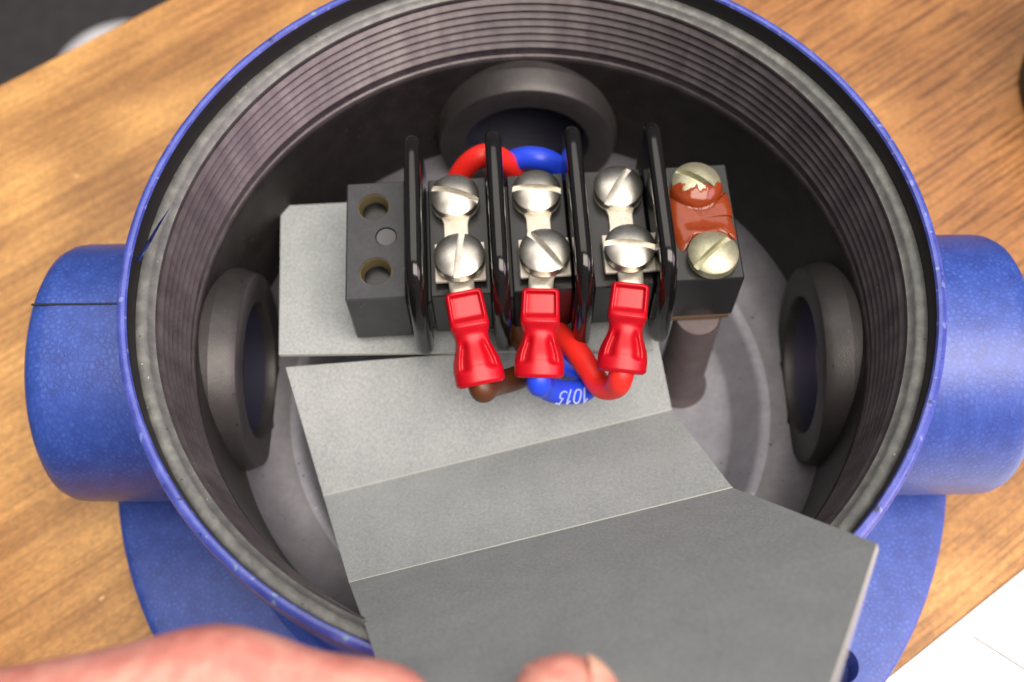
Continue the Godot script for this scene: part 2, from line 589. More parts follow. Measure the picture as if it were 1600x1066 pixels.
func build_surroundings():
	var fl := thing("floor", "dark grey floor far below the table", "floor", Vector3(0, -14.0, 0))
	fl.set_meta("kind", "structure")
	var b := mb(fl)
	b.rbox(Vector3(0, -14.1, 0), Vector3(120, 0.2, 120), 0.01)
	put(fl, "surface", b, M.floor_grey)
	# white dish down on the floor beyond the table's edge
	var at := Vector3(-7.15, -14.0, -12.25)
	var d := thing("white_dish", "white rounded dish lying on the dark floor beyond the table edge", "dish", at)
	b = mb(d)
	b.xf = Transform3D(Basis.IDENTITY, at)
	b.lathe([Vector2(0, 0.02), Vector2(0.9, 0.02), Vector2(1.0, 0.1), Vector2(1.22, 0.35), Vector2(1.28, 0.38), Vector2(1.30, 0.42), Vector2(1.26, 0.44), Vector2(1.19, 0.4), Vector2(1.05, 0.15), Vector2(0.9, 0.1), Vector2(0, 0.09)], 72)
	put(d, "bowl", b, M.white_glaze)
	# sheet of paper
	var turn := Basis(Vector3.UP, atan2(0.289, 0.444))
	var p := thing("paper_sheet", "plain white paper sheet at the lower right beside the base flange", "paper", Vector3(1.08, TABLE_Y, 0.825))
	p.basis = turn
	origin_of[p] = Vector3.ZERO
	b = mb(p)
	b.rbox(Vector3(1.35, 0.006, 1.9), Vector3(3.1, 0.004, 3.8), 0.0008)
	put(p, "sheet", b, M.paper)
	b = mb(p)
	var inv := turn.inverse()
	var q0 := inv * (Vector3(1.317, 0, 0.736) - Vector3(1.08, 0, 0.825))
	var q1 := inv * (Vector3(1.75, 0, 1.065) - Vector3(1.08, 0, 0.825))
	q0.y = 0.0086
	q1.y = 0.0086
	b.tube(PackedVector3Array([q0, q1]), 0.0022, 6)
	put(p, "pencil_line", b, M.ink)
	# yellow rod at the left edge
	var a0 := Vector3(-1.80, TABLE_Y + 0.08, 0.40)
	var a1 := Vector3(-1.50, TABLE_Y + 0.08, 1.06)
	var y := thing("yellow_pencil", "yellow rod lying on the table at the lower left edge", "pencil", a0)
	b = mb(y)
	var side := Vector3(-0.075, 0, 0.034)
	b.xf = Transform3D(Basis.IDENTITY, side)
	var back := (a0 - a1).normalized()
	var hex := smooth_path([a0 + back * 0.2, a1, a1 - back * 1.6], 4)
	b.loft(hex, Vector3.UP, func(_t): return [0.075, 0.075, 2.0], 6)
	put(y, "shaft", b, M.yellow_paint)
	# rounded dark thing at the right edge
	var c := Vector3(2.42, TABLE_Y, -1.25)
	var cap := thing("round_cover", "dark greenish grey rounded cover at the right edge of the table", "cover", c)
	b = mb(cap)
	b.xf = Transform3D(Basis.IDENTITY, c)
	b.lathe([Vector2(0, 0.62), Vector2(0.32, 0.62), Vector2(0.40, 0.58), Vector2(0.43, 0.5), Vector2(0.44, 0.12), Vector2(0.47, 0.1), Vector2(0.48, 0.02), Vector2(0.46, 0.002), Vector2(0, 0.002)], 72)
	put(cap, "shell", b, M.grey_green)

# ------------------------------------------------------------------ housing
func near_hub(p: Vector3, r: float, from := 0.3) -> bool:
	for d0 in [Vector3.RIGHT, Vector3.LEFT, Vector3.FORWARD]:
		var d: Vector3 = d0.rotated(Vector3.UP, HUB_TURN)
		if p.dot(d) > from:
			var q: Vector3 = p - Vector3(0, BORE_Y, 0) - d * p.dot(d)
			if q.length() < r: return true
	return false

# the side of a hub from its local height a to where it meets a round wall of radius w
func wall_ring(b: MB, r: float, w: float, a: float):
	var rows := [PackedVector3Array(), PackedVector3Array()]
	for j in 128:
		var t := TAU * j / 128.0
		var x := r * cos(t)
		rows[0].append(Vector3(x, sqrt(w * w - x * x), r * sin(t)))
		rows[1].append(Vector3(x, a, r * sin(t)))
	b.skin(rows if a > w else [rows[1], rows[0]])
	b.g += 1

func build_housing():
	var h := thing("conduit_head", "open round blue painted metal conduit head with threaded bore and side hubs", "junction box", Vector3(0, TABLE_Y, 0))
	var n := 240
	var cut := func(r: float) -> Callable:
		return func(_i, _j, mid: Vector2, t: float) -> bool: return near_hub(Vector3(mid.x * cos(t), mid.y, mid.x * sin(t)), r)
	# outside wall and the rim collar
	var prof := [Vector2(1.00, -0.972), Vector2(0.975, -0.96), Vector2(0.962, -0.94)]
	for k in 27: prof.append(Vector2(0.957, -0.92 + k * 0.028))
	prof.append_array([Vector2(0.958, -0.165), Vector2(0.966, -0.14), Vector2(0.985, -0.125), Vector2(0.996, -0.115), Vector2(1.0, -0.10)])
	var b := mb(h)
	b.lathe(prof, n, cut.call(0.30))
	put(h, "body", b, M.blue_paint)
	b = mb(h)
	b.lathe([Vector2(1.0, -0.10), Vector2(1.0, -0.018), Vector2(0.998, -0.008), Vector2(0.992, -0.002), Vector2(0.985, 0.0), Vector2(0.978, -0.002), Vector2(0.9745, -0.008)], 320)
	put(h, "rim", b, M.rim_paint)
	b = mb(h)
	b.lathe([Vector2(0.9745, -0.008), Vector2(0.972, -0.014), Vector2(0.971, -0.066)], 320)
	put(h, "shaded_step", b, M.seam_shade_black)  # upright step wall under the rim, its shade painted black
	# rough ledge: slightly uneven
	var lf := FastNoiseLite.new()
	lf.seed = 2
	lf.frequency = 2.2
	b = mb(h)
	var rows := []
	for pr in [[0.971, -0.062, 0.0], [0.968, -0.060, 0.3], [0.957, -0.060, 0.7], [0.946, -0.062, 0.9], [0.941, -0.066, 0.8], [0.939, -0.072, 0.2], [0.928, -0.078, 0.0]]:
		var row := PackedVector3Array()
		for j in 480:
			var t := TAU * j / 480.0
			var w: float = lf.get_noise_3d(cos(t) * 14.0, sin(t) * 14.0, pr[0] * 30.0) * 0.003 * pr[2]
			var r: float = pr[0] + w
			row.append(Vector3(r * cos(t), pr[1] + w * 0.7, r * sin(t)))
		rows.append(row)
	b.skin(rows)
	put(h, "ledge", b, M.ledge_metal)
	# thread
	# symmetrical vees on a slight taper, then a smooth ring
	prof = [Vector2(0.928, -0.078), Vector2(0.926, -0.084)]
	var y := -0.084
	for k in 7:
		var r := 0.930 - 0.0036 * k
		prof.append_array([Vector2(r, y - 0.012), Vector2(r, y - 0.014), Vector2(r - 0.0115, y - 0.0245), Vector2(r - 0.0125, y - 0.0265)])
		y -= 0.0272
	prof.append_array([Vector2(0.903, y - 0.010), Vector2(0.901, y - 0.030), Vector2(0.904, y - 0.033), Vector2(0.904, y - 0.036), Vector2(0.899, y - 0.040), Vector2(0.897, -0.322)])
	b = mb(h)
	b.lathe(prof, 320, null, 20.0)
	put(h, "thread", b, M.thread_metal)
	# inside wall, undercut below the thread
	prof = [Vector2(0.897, -0.322), Vector2(0.894, -0.326)]
	for k in 16: prof.append(Vector2(0.893 - 0.001 * k, -0.33 - k * 0.026))
	b = mb(h)
	b.lathe(prof, n, cut.call(0.25), 60.0)
	put(h, "inner_wall", b, M.dark_wall)
	b = mb(h)
	prof = []
	for k in 9:
		var a := PI * 0.5 * k / 8.0
		prof.append(Vector2(0.878 - 0.13 * (1.0 - cos(a)), -0.72 - 0.13 * sin(a)))
	b.lathe(prof, n, func(_i, _j, mid: Vector2, t: float): return near_hub(Vector3(mid.x * cos(t), mid.y, mid.x * sin(t)), 0.222, 0.797), 80.0)
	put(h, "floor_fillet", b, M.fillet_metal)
	b = mb(h)
	b.lathe([Vector2(0.748, -0.85), Vector2(0.735, -0.851), Vector2(0.722, -0.854), Vector2(0.710, -0.862), Vector2(0.655, -0.962), Vector2(0.640, -0.972), Vector2(0.60, -0.975), Vector2(0.56, -0.976), Vector2(0.0, -0.98)], n, null, 80.0)
	put(h, "inner_floor", b, M.cast_metal)
	# base flange with four bolt holes
	var col := func(j: int) -> bool: return posmod(j - 26, 60) < 6
	b = mb(h)
	b.lathe([Vector2(0.3, TABLE_Y + 0.012), Vector2(1.30, TABLE_Y + 0.012), Vector2(1.322, TABLE_Y + 0.03), Vector2(1.33, TABLE_Y + 0.045), Vector2(1.33, -1.0), Vector2(1.327, -0.988), Vector2(1.318, -0.981), Vector2(1.305, -0.979), Vector2(1.275, -0.978), Vector2(1.125, -0.976), Vector2(1.03, -0.975), Vector2(1.0, -0.972)], n,
		func(_i, j, mid: Vector2, _t): return absf(mid.x - 1.2) < 0.01 and mid.y > -1.0 and col.call(j))
	b.g += 1
	for q in 4:
		var mid_t := TAU * (29.0 + 60.0 * q) / 240.0
		var hc := Vector3(1.2 * cos(mid_t), 0, 1.2 * sin(mid_t))
		var outer := PackedVector3Array()
		var inner := PackedVector3Array()
		var low_r := PackedVector3Array()
		for j in 48:
			var a := TAU * j / 48.0
			var dx := cos(a)
			var dy := sin(a)
			var m := maxf(absf(dx), absf(dy))
			var rr := 1.2 + 0.075 * dy / m
			var tt := mid_t + TAU * 3.0 / 240.0 * dx / m
			outer.append(Vector3(rr * cos(tt), -0.9768, rr * sin(tt)))
			var rad := Vector3(cos(mid_t), 0, sin(mid_t))
			var tan_ := Vector3(-sin(mid_t), 0, cos(mid_t))
			inner.append(hc + Vector3(0, -0.977, 0) + (rad * dy + tan_ * dx) * 0.055)
			low_r.append(hc + Vector3(0, TABLE_Y + 0.012, 0) + (rad * dy + tan_ * dx) * 0.055)
		b.skin([outer, inner])
		b.g += 1
		b.skin([inner, low_r])
		b.g += 1
	put(h, "base_flange", b, M.blue_paint)
	# conduit hubs
	for d0 in [Vector3.LEFT, Vector3.RIGHT, Vector3.FORWARD]:
		var d: Vector3 = d0.rotated(Vector3.UP, HUB_TURN)
		var bas := Basis(d.cross(Vector3.UP), d, Vector3.UP)
		var xf := Transform3D(bas, Vector3(0, HUB_Y, 0))
		b = mb(h)
		b.xf = xf
		wall_ring(b, 0.381, 0.945, 1.0)
		b.lathe([Vector2(0.381, 1.0), Vector2(0.380, 1.28), Vector2(0.377, 1.308), Vector2(0.366, 1.33), Vector2(0.345, 1.344), Vector2(0.325, 1.35), Vector2(0.290, 1.35), Vector2(0.282, 1.34), Vector2(0.282, 1.2)], 128)
		var hub := put(h, "conduit_hub", b, M.blue_paint)
		if d0 == Vector3.LEFT:
			b = mb(h)
			var line := PackedVector3Array()
			for k in 24:
				var a := 0.91 + k * 0.0182
				line.append(Vector3(0, HUB_Y + 0.3805 * sin(deg_to_rad(94.0)), 0.3805 * cos(deg_to_rad(94.0))) + d * a)
			b.tube(line, 0.0035, 6)
			put(hub, "parting_line", b, M.seam_shade_black)
		xf.origin.y = BORE_Y
		b = mb(h)
		b.xf = xf
		var pr := [Vector2(0.245, 1.255)]
		for k in 14:
			pr.append(Vector2(0.245 - k * 0.0008, 1.245 - k * 0.024))
			pr.append(Vector2(0.232 - k * 0.0008, 1.233 - k * 0.024))
		pr.append_array([Vector2(0.205, 0.90), Vector2(0.200, 0.83)])
		b.lathe(pr, 96)
		put(hub, "bore", b, M.bore_paint)
		b = mb(h)
		b.xf = xf
		b.lathe([Vector2(0.200, 0.83), Vector2(0.200, 0.803), Vector2(0.203, 0.797), Vector2(0.208, 0.795), Vector2(0.279, 0.795), Vector2(0.2825, 0.796), Vector2(0.285, 0.7985), Vector2(0.293, 0.820), Vector2(0.300, 0.840), Vector2(0.307, 0.865)], 128, null, 40.0)
		wall_ring(b, 0.307, 0.905, 0.865)
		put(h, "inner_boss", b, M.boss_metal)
	# posts that carry the strip
	for c in [Vector3(0.49, 0, -0.085), Vector3(-0.40, 0, -0.32)]:
		b = mb(h)
		b.xf = Transform3D(Basis.IDENTITY, c)
		var top := -0.505 if c.x > 0 else -0.545
		b.lathe([Vector2(0.095, -0.98), Vector2(0.08, -0.96), Vector2(0.073, -0.94), Vector2(0.066, top + 0.006), Vector2(0.06, top), Vector2(0.0, top)], 48)
		put(h, "mounting_post", b, M.post_brown)
	# a curl of lifted paint and swarf on the ledge
	b = mb(h)
	var flake := [Vector3(-0.968, -0.012, -0.035), Vector3(-0.945, -0.018, -0.095), Vector3(-0.925, -0.022, -0.15), Vector3(-0.905, -0.03, -0.20)]
	var w0 := [0.016, 0.012, 0.008, 0.001]
	rows = []
	for s in [0.0, 1.0]:
		var row := PackedVector3Array()
		for k in 4: row.append(flake[k] + Vector3(0.5, 0.25, 0.2) * w0[k] * 2.0 * s)
		rows.append(row)
	b.skin(rows, false)
	b.skin([rows[1], rows[0]], false)
	put(h, "paint_flake", b, M.rim_paint)

# ------------------------------------------------------------------ terminal strip
const A_X := [-0.231, -0.005, 0.221]
const A_Z := -0.104
const B_Z := 0.107
const TOP := 0.23

func screw_mesh(domed: float) -> ArrayMesh:
	# slotted head, slot along local z, seat at y = 0
	var b := MB.new(Vector3.ZERO)
	var r := 0.0675
	var rim := 0.026
	var rise := 0.019 * domed
	var w := 0.0085
	var fl := rim * 0.75
	var hgt := func(x: float, z: float) -> float:
		var q := clampf((x * x + z * z) / (r * r), 0.0, 1.0)
		return rim + rise * pow(1.0 - pow(q, 1.06), 0.9)
	for s in [-1.0, 1.0]:
		var rows := []
		for i in 15:
			var x := w + (r - w) * sin(PI * 0.5 * i / 14.0)
			var zz := sqrt(maxf(r * r - x * x, 0.0))
			var row := PackedVector3Array()
			for j in 25:
				var z := zz * sin(PI * 0.5 * (j / 12.0 - 1.0))
				row.append(Vector3(s * x, hgt.call(x, z), z))
			rows.append(row)
		if s > 0: rows.reverse()
		b.g = 1
		b.skin(rows, false)
		# slot wall
		var z0 := sqrt(r * r - w * w)
		b.g = 3 + int(s)
		for j in 24:
			var za := z0 * (j / 12.0 - 1.0)
			var zb := z0 * ((j + 1) / 12.0 - 1.0)
			b.quad(Vector3(s * w, fl, za), Vector3(s * w, fl, zb), Vector3(s * w, hgt.call(w, zb), zb), Vector3(s * w, hgt.call(w, za), za))
		b.g = 9
		var a0 := asin(w / r)
		var prev := Vector3.ZERO
		for j in 33:
			var a := a0 + (PI - 2.0 * a0) * j / 32.0
			var p := Vector3(s * r * sin(a), 0, r * cos(a))
			if j > 0: b.quad(prev, p, p + Vector3(0, rim, 0), prev + Vector3(0, rim, 0))
			prev = p
	b.g = 12
	var zf := sqrt(r * r - w * w)
	b.quad(Vector3(-w, fl, -zf), Vector3(-w, fl, zf), Vector3(w, fl, zf), Vector3(w, fl, -zf))
	for s in [-1.0, 1.0]:
		b.g += 1
		b.quad(Vector3(-w, 0, s * zf), Vector3(w, 0, s * zf), Vector3(w, fl, s * zf), Vector3(-w, fl, s * zf))
	# shank
	b.g += 1
	b.lathe([Vector2(0.03, -0.07), Vector2(0.03, 0.002)], 20)
	return b.done()

func build_terminal_block():
	var at := Vector3(0.04, -0.49, -0.24)
	var t := thing("terminal_strip", "black barrier terminal strip with slotted screws across the open blue head", "terminal block", at)
	t.rotation.y = deg_to_rad(1.4)
	origin_of[t] = Vector3.ZERO
	# body: a rail with raised pads between the barriers; the left end has two sleeved holes and a dimple
	var rail := mb(t)
	rail.rbox(Vector3(0.0, 0.105, 0.0), Vector3(1.04, 0.16, 0.366), 0.006)
	put(t, "rail", rail, M.black_moulding)
	var e := CSGCombiner3D.new()
	e.name = "end_block"
	e.material_override = M.end_moulding
	var eb := mb(t)
	eb.rbox(Vector3(-0.4525, 0.116, 0.0), Vector3(0.163, 0.228, 0.374), 0.004)
	var em := CSGMesh3D.new()
	em.mesh = eb.done()
	em.material = M.end_moulding
	e.add_child(em)
	for hz in [[-0.458, -0.104, 0.0445, 0.4], [-0.452, 0.103, 0.0445, 0.4], [-0.424, -0.006, 0.030, 0.012]]:
		var cy := CSGCylinder3D.new()
		cy.radius = hz[2] * S
		cy.height = hz[3] * S * 2.0
		cy.sides = 40
		cy.material = M.end_moulding
		cy.operation = CSGShape3D.OPERATION_SUBTRACTION
		cy.position = Vector3(hz[0], TOP, hz[1]) * S
		e.add_child(cy)
	t.add_child(e, true)
	for hz in [[-0.458, -0.104], [-0.452, 0.103]]:
		var b := mb(t)
		b.xf = Transform3D(Basis.IDENTITY, Vector3(hz[0], 0, hz[1]))
		b.lathe([Vector2(0.0440, TOP - 0.003), Vector2(0.0425, TOP - 0.003), Vector2(0.0365, TOP - 0.016), Vector2(0.0345, TOP - 0.03)], 40)
		var sl := put(t, "hole_sleeve", b, M.brass_ring)
		b = mb(t)
		b.xf = Transform3D(Basis.IDENTITY, Vector3(hz[0], 0, hz[1]))
		b.lathe([Vector2(0.0345, TOP - 0.03), Vector2(0.0345, 0.01), Vector2(0.044, 0.01)], 40)
		put(sl, "sleeve_bore", b, M.seam_shade_black)
	# filled dimple
	var dm := mb(t)
	dm.xf = Transform3D(Basis.IDENTITY, Vector3(-0.424, 0, -0.006))
	dm.lathe([Vector2(0.0275, TOP - 0.02), Vector2(0.0275, TOP - 0.004), Vector2(0.026, TOP - 0.0025), Vector2(0.0, TOP - 0.0025)], 32)
	put(t, "filler_plug", dm, mat("plug_grey", Color(0.33, 0.33, 0.34), 0.5))
	var bars := [-0.338, -0.117, 0.100, 0.318]
	for k in 4:
		var x0: float = bars[k] + 0.032
		var x1: float = (bars[k + 1] - 0.026) if k < 3 else 0.535
		var b := mb(t)
		var zf := 0.190 if k < 3 else 0.184
		b.rbox(Vector3((x0 + x1) / 2, 0.1255, (zf - 0.185) / 2), Vector3(x1 - x0, 0.2090, zf + 0.185), 0.0035)
		put(t, "terminal_pad", b, M.black_moulding)
	# mounting plate under the right end
	var pb := mb(t)
	pb.rbox(Vector3(0.43, 0.0, 0.0), Vector3(0.20, 0.022, 0.36), 0.003)
	put(t, "mounting_plate", pb, M.phenolic)
	# barriers: tall rounded fins
	var fin := MB.new(Vector3.ZERO)
	# outline in (z, y); local x of the slab is -z so that thickness runs along x
	var out := round_poly([Vector2(-0.268, 0.0), Vector2(0.272, 0.05), Vector2(0.272, 0.394), Vector2(-0.200, 0.384), Vector2(-0.268, 0.25)], [0.07, 0.07, 0.10, 0.06, 0.07], 8)
	fin.xf = Transform3D(Basis(Vector3(0, 0, -1), Vector3.UP, Vector3.RIGHT), Vector3.ZERO)
	fin.slab(out, -0.0225, 0.0225, 0.021, 6)
	var fm := fin.done()
	for k in 4:
		var o := put_mesh(t, "barrier", fm, M.black_gloss)
		o.position = Vector3(bars[k], -0.01, 0.0) * S
		# the thicker root of the fin
	var root := MB.new(Vector3.ZERO)
	root.rbox(Vector3(0, 0.12, 0.0), Vector3(0.05, 0.215, 0.40), 0.012)
	var rm := root.done()
	for k in 4:
		var o := put_mesh(t, "barrier_root", rm, M.black_gloss)
		o.position = Vector3(bars[k], 0.0, 0.02) * S
	# links and clamps
	var link := MB.new(Vector3.ZERO)
	link.xf = Transform3D(Basis(Vector3.RIGHT, Vector3(0, 0, -1), Vector3.UP), Vector3.ZERO)
	var lo := PackedVector2Array()
	for k in 25:
		var a := deg_to_rad(-55.0 + 290.0 * k / 24.0)
		lo.append(Vector2(cos(a), sin(a)) * 0.0685)
	for q in [Vector2(-0.0335, -0.076), Vector2(-0.0335, -0.115), Vector2(-0.040, -0.15), Vector2(-0.052, -0.185), Vector2(-0.052, -0.255), Vector2(0.052, -0.255), Vector2(0.052, -0.185), Vector2(0.040, -0.15), Vector2(0.0335, -0.115), Vector2(0.0335, -0.076)]: lo.append(q)
	link.slab(lo, 0.0, 0.012, 0.002, 1)
	var lm := link.done()
	var clamp_ := MB.new(Vector3.ZERO)
	clamp_.rbox(Vector3(0, 0.008, -0.004), Vector3(0.138, 0.013, 0.118), 0.003)
	var cm := clamp_.done()
	var nk := screw_mesh(1.0)
	var zn := screw_mesh(1.25)
	var slots_a := [70.0, 84.0, -33.0]
	var slots_b := [-8.0, 36.0, 81.0]
	for k in 3:
		var o := put_mesh(t, "link_plate", lm, M.tinned_plate)
		o.position = Vector3(A_X[k], TOP + 0.001, A_Z) * S
		o = put_mesh(t, "clamp_plate", cm, M.tinned_plate)
		o.position = Vector3(A_X[k] + 0.008, TOP + 0.0155, B_Z) * S
		o = put_mesh(t, "screw", nk, M.nickel)
		o.position = Vector3(A_X[k], TOP + 0.0135, A_Z) * S
		o.rotation.y = deg_to_rad(slots_a[k])
		o = put_mesh(t, "screw", nk, M.nickel)
		o.position = Vector3(A_X[k] + 0.008, TOP + 0.044, B_Z) * S
		o.rotation.y = deg_to_rad(slots_b[k])
	for q in [[0.438, A_Z - 0.004, 52.0], [0.455, 0.118, -50.0]]:
		var o := put_mesh(t, "screw", zn, M.yellowed_zinc, "yellowed domed screw in the red compound")
		o.position = Vector3(q[0], TOP + 0.004, q[1]) * S
		o.rotation.y = deg_to_rad(q[2])
	# brown-red sealing compound smeared between the two right-hand screws
	var sb := mb(t)
	var blob := [Vector2(0.363, -0.085), Vector2(0.385, -0.075), Vector2(0.395, -0.080), Vector2(0.415, -0.070), Vector2(0.432, -0.082), Vector2(0.452, -0.074), Vector2(0.470, -0.088), Vector2(0.495, -0.094), Vector2(0.515, -0.098), Vector2(0.527, -0.080), Vector2(0.530, -0.04), Vector2(0.531, -0.016), Vector2(0.525, 0.004), Vector2(0.530, 0.03), Vector2(0.531, 0.068), Vector2(0.512, 0.062), Vector2(0.485, 0.048), Vector2(0.452, 0.045), Vector2(0.42, 0.054), Vector2(0.400, 0.072), Vector2(0.384, 0.098), Vector2(0.368, 0.082), Vector2(0.360, 0.02)]
	var poly := round_poly(blob, blob.map(func(_q): return 0.011), 4)
	var cen := Vector2(0.445, -0.005)
	var rows := []
	for i in 17:
		var f := i / 16.0
		var row := PackedVector3Array()
		for q in poly:
			var ang := (q - cen).angle()
			var oval := cen + Vector2(cos(ang) * 0.062, sin(ang) * 0.058) * f / 0.75
			var p := oval.lerp(cen.lerp(q, f), smoothstep(0.7, 1.0, f))
			var hh := 0.016 * sqrt(maxf(1.0 - pow(f, 6.0), 0.0)) - 0.006 * (1.0 - f)
			hh += (0.037 * exp(-pow((p.y + 0.075) / 0.026, 2.0)) * exp(-pow((p.x - 0.440) / 0.05, 2.0)) + 0.008 * exp(-pow((p.y - 0.05) / 0.02, 2.0))) * smoothstep(1.0, 0.6, f)
			if f >= 1.0: hh = 0.0
			row.append(Vector3(p.x, TOP + 0.0005 + hh, p.y))
		rows.append(row)
	sb.skin(rows)
	put(t, "sealing_compound", sb, M.sealant)
	# where it climbed the lower half of the upper screw, with a ragged edge
	sb = mb(t)
	rows = []
	for i in 8:
		var row := PackedVector3Array()
		for j in 41:
			var a := deg_to_rad(lerpf(8.0, 172.0, j / 40.0))
			var rin := 0.026 + 0.009 * sin(a * 6.0) + 0.005 * sin(a * 13.0 + 1.0) + 0.022 * pow(absf(cos(a)), 2.5)
			var r: float = lerpf(rin, 0.0672, i / 5.0) if i < 6 else [0.0725, 0.077][i - 6]
			var q := clampf(r * r / (0.0675 * 0.0675), 0.0, 1.0)
			var y := 0.030 + 0.0238 * pow(1.0 - pow(q, 1.06), 0.9) + 0.0035 * sin(PI * minf(i / 3.5, 0.75))
			if i == 0: y -= 0.002
			if i == 6: y = 0.026
			if i == 7: y = 0.004
			row.append(Vector3(0.438 + r * cos(a), TOP + y, A_Z - 0.004 + r * sin(a)))
		rows.append(row)
	sb.skin(rows, false)
	put(t, "sealing_compound", sb, M.sealant)

# ------------------------------------------------------------------ wire leads with ring terminals
func crimp(t: Node3D, a: Vector3, e: Vector3, up: Vector3):
	var b := mb(t)
	var path := PackedVector3Array()
	for k in 73: path.append(a.lerp(e, k / 72.0))
	var shape := func(q: float) -> Array:
		var tip := smoothstep(0.0, 0.025, q) * 0.12 + 0.88
		var end := 1.0 - 0.12 * smoothstep(0.965, 1.0, q)
		var w := 0.050
		var h := 0.040
		var ex := 4.5
		if q < 0.36:
			w = lerpf(0.0495, 0.0520, q / 0.36)
			h = 0.040
		elif q < 0.50:
			var k := smoothstep(0.36, 0.50, q)
			w = lerpf(0.0520, 0.0445, k)
			h = lerpf(0.043, 0.038, k)
			ex = lerpf(4.5, 2.3, k)
		elif q < 0.80:
			var k := smoothstep(0.50, 0.80, q)
			w = lerpf(0.0445, 0.0640, k)
			h = lerpf(0.038, 0.052, k)
			ex = 2.3
		else:
			w = 0.0655
			h = 0.053
			ex = 2.2
		return [w * tip * end, h * tip * end, ex]
	var push := func(q: float, x: float, y: float, p: Vector2) -> Vector2:
		if y > 0.0:
			# window behind the raised lips of the socket
			var win := smoothstep(0.03, 0.05, q) * (1.0 - smoothstep(0.27, 0.33, q)) * (1.0 - smoothstep(0.74, 0.82, absf(x)))
			p.y -= 0.019 * win
			p.y += 0.010 * smoothstep(0.28, 0.345, q) * (1.0 - smoothstep(0.37, 0.46, q)) * (1.0 - absf(x) * 0.4)
			# two pinched flutes
			var fl := smoothstep(0.50, 0.62, q) * (1.0 - smoothstep(0.80, 0.855, q))
			var g := exp(-pow((absf(x) - 0.55 - 0.08 * q) / 0.16, 2.0))
			p.y -= 0.020 * fl * g
			p.x *= 1.0 - 0.10 * fl * exp(-pow((y - 0.45) / 0.35, 2.0))
		return p
	b.loft(path, up, shape, 64, push)
	put(t, "crimp_sleeve", b, M.red_vinyl)

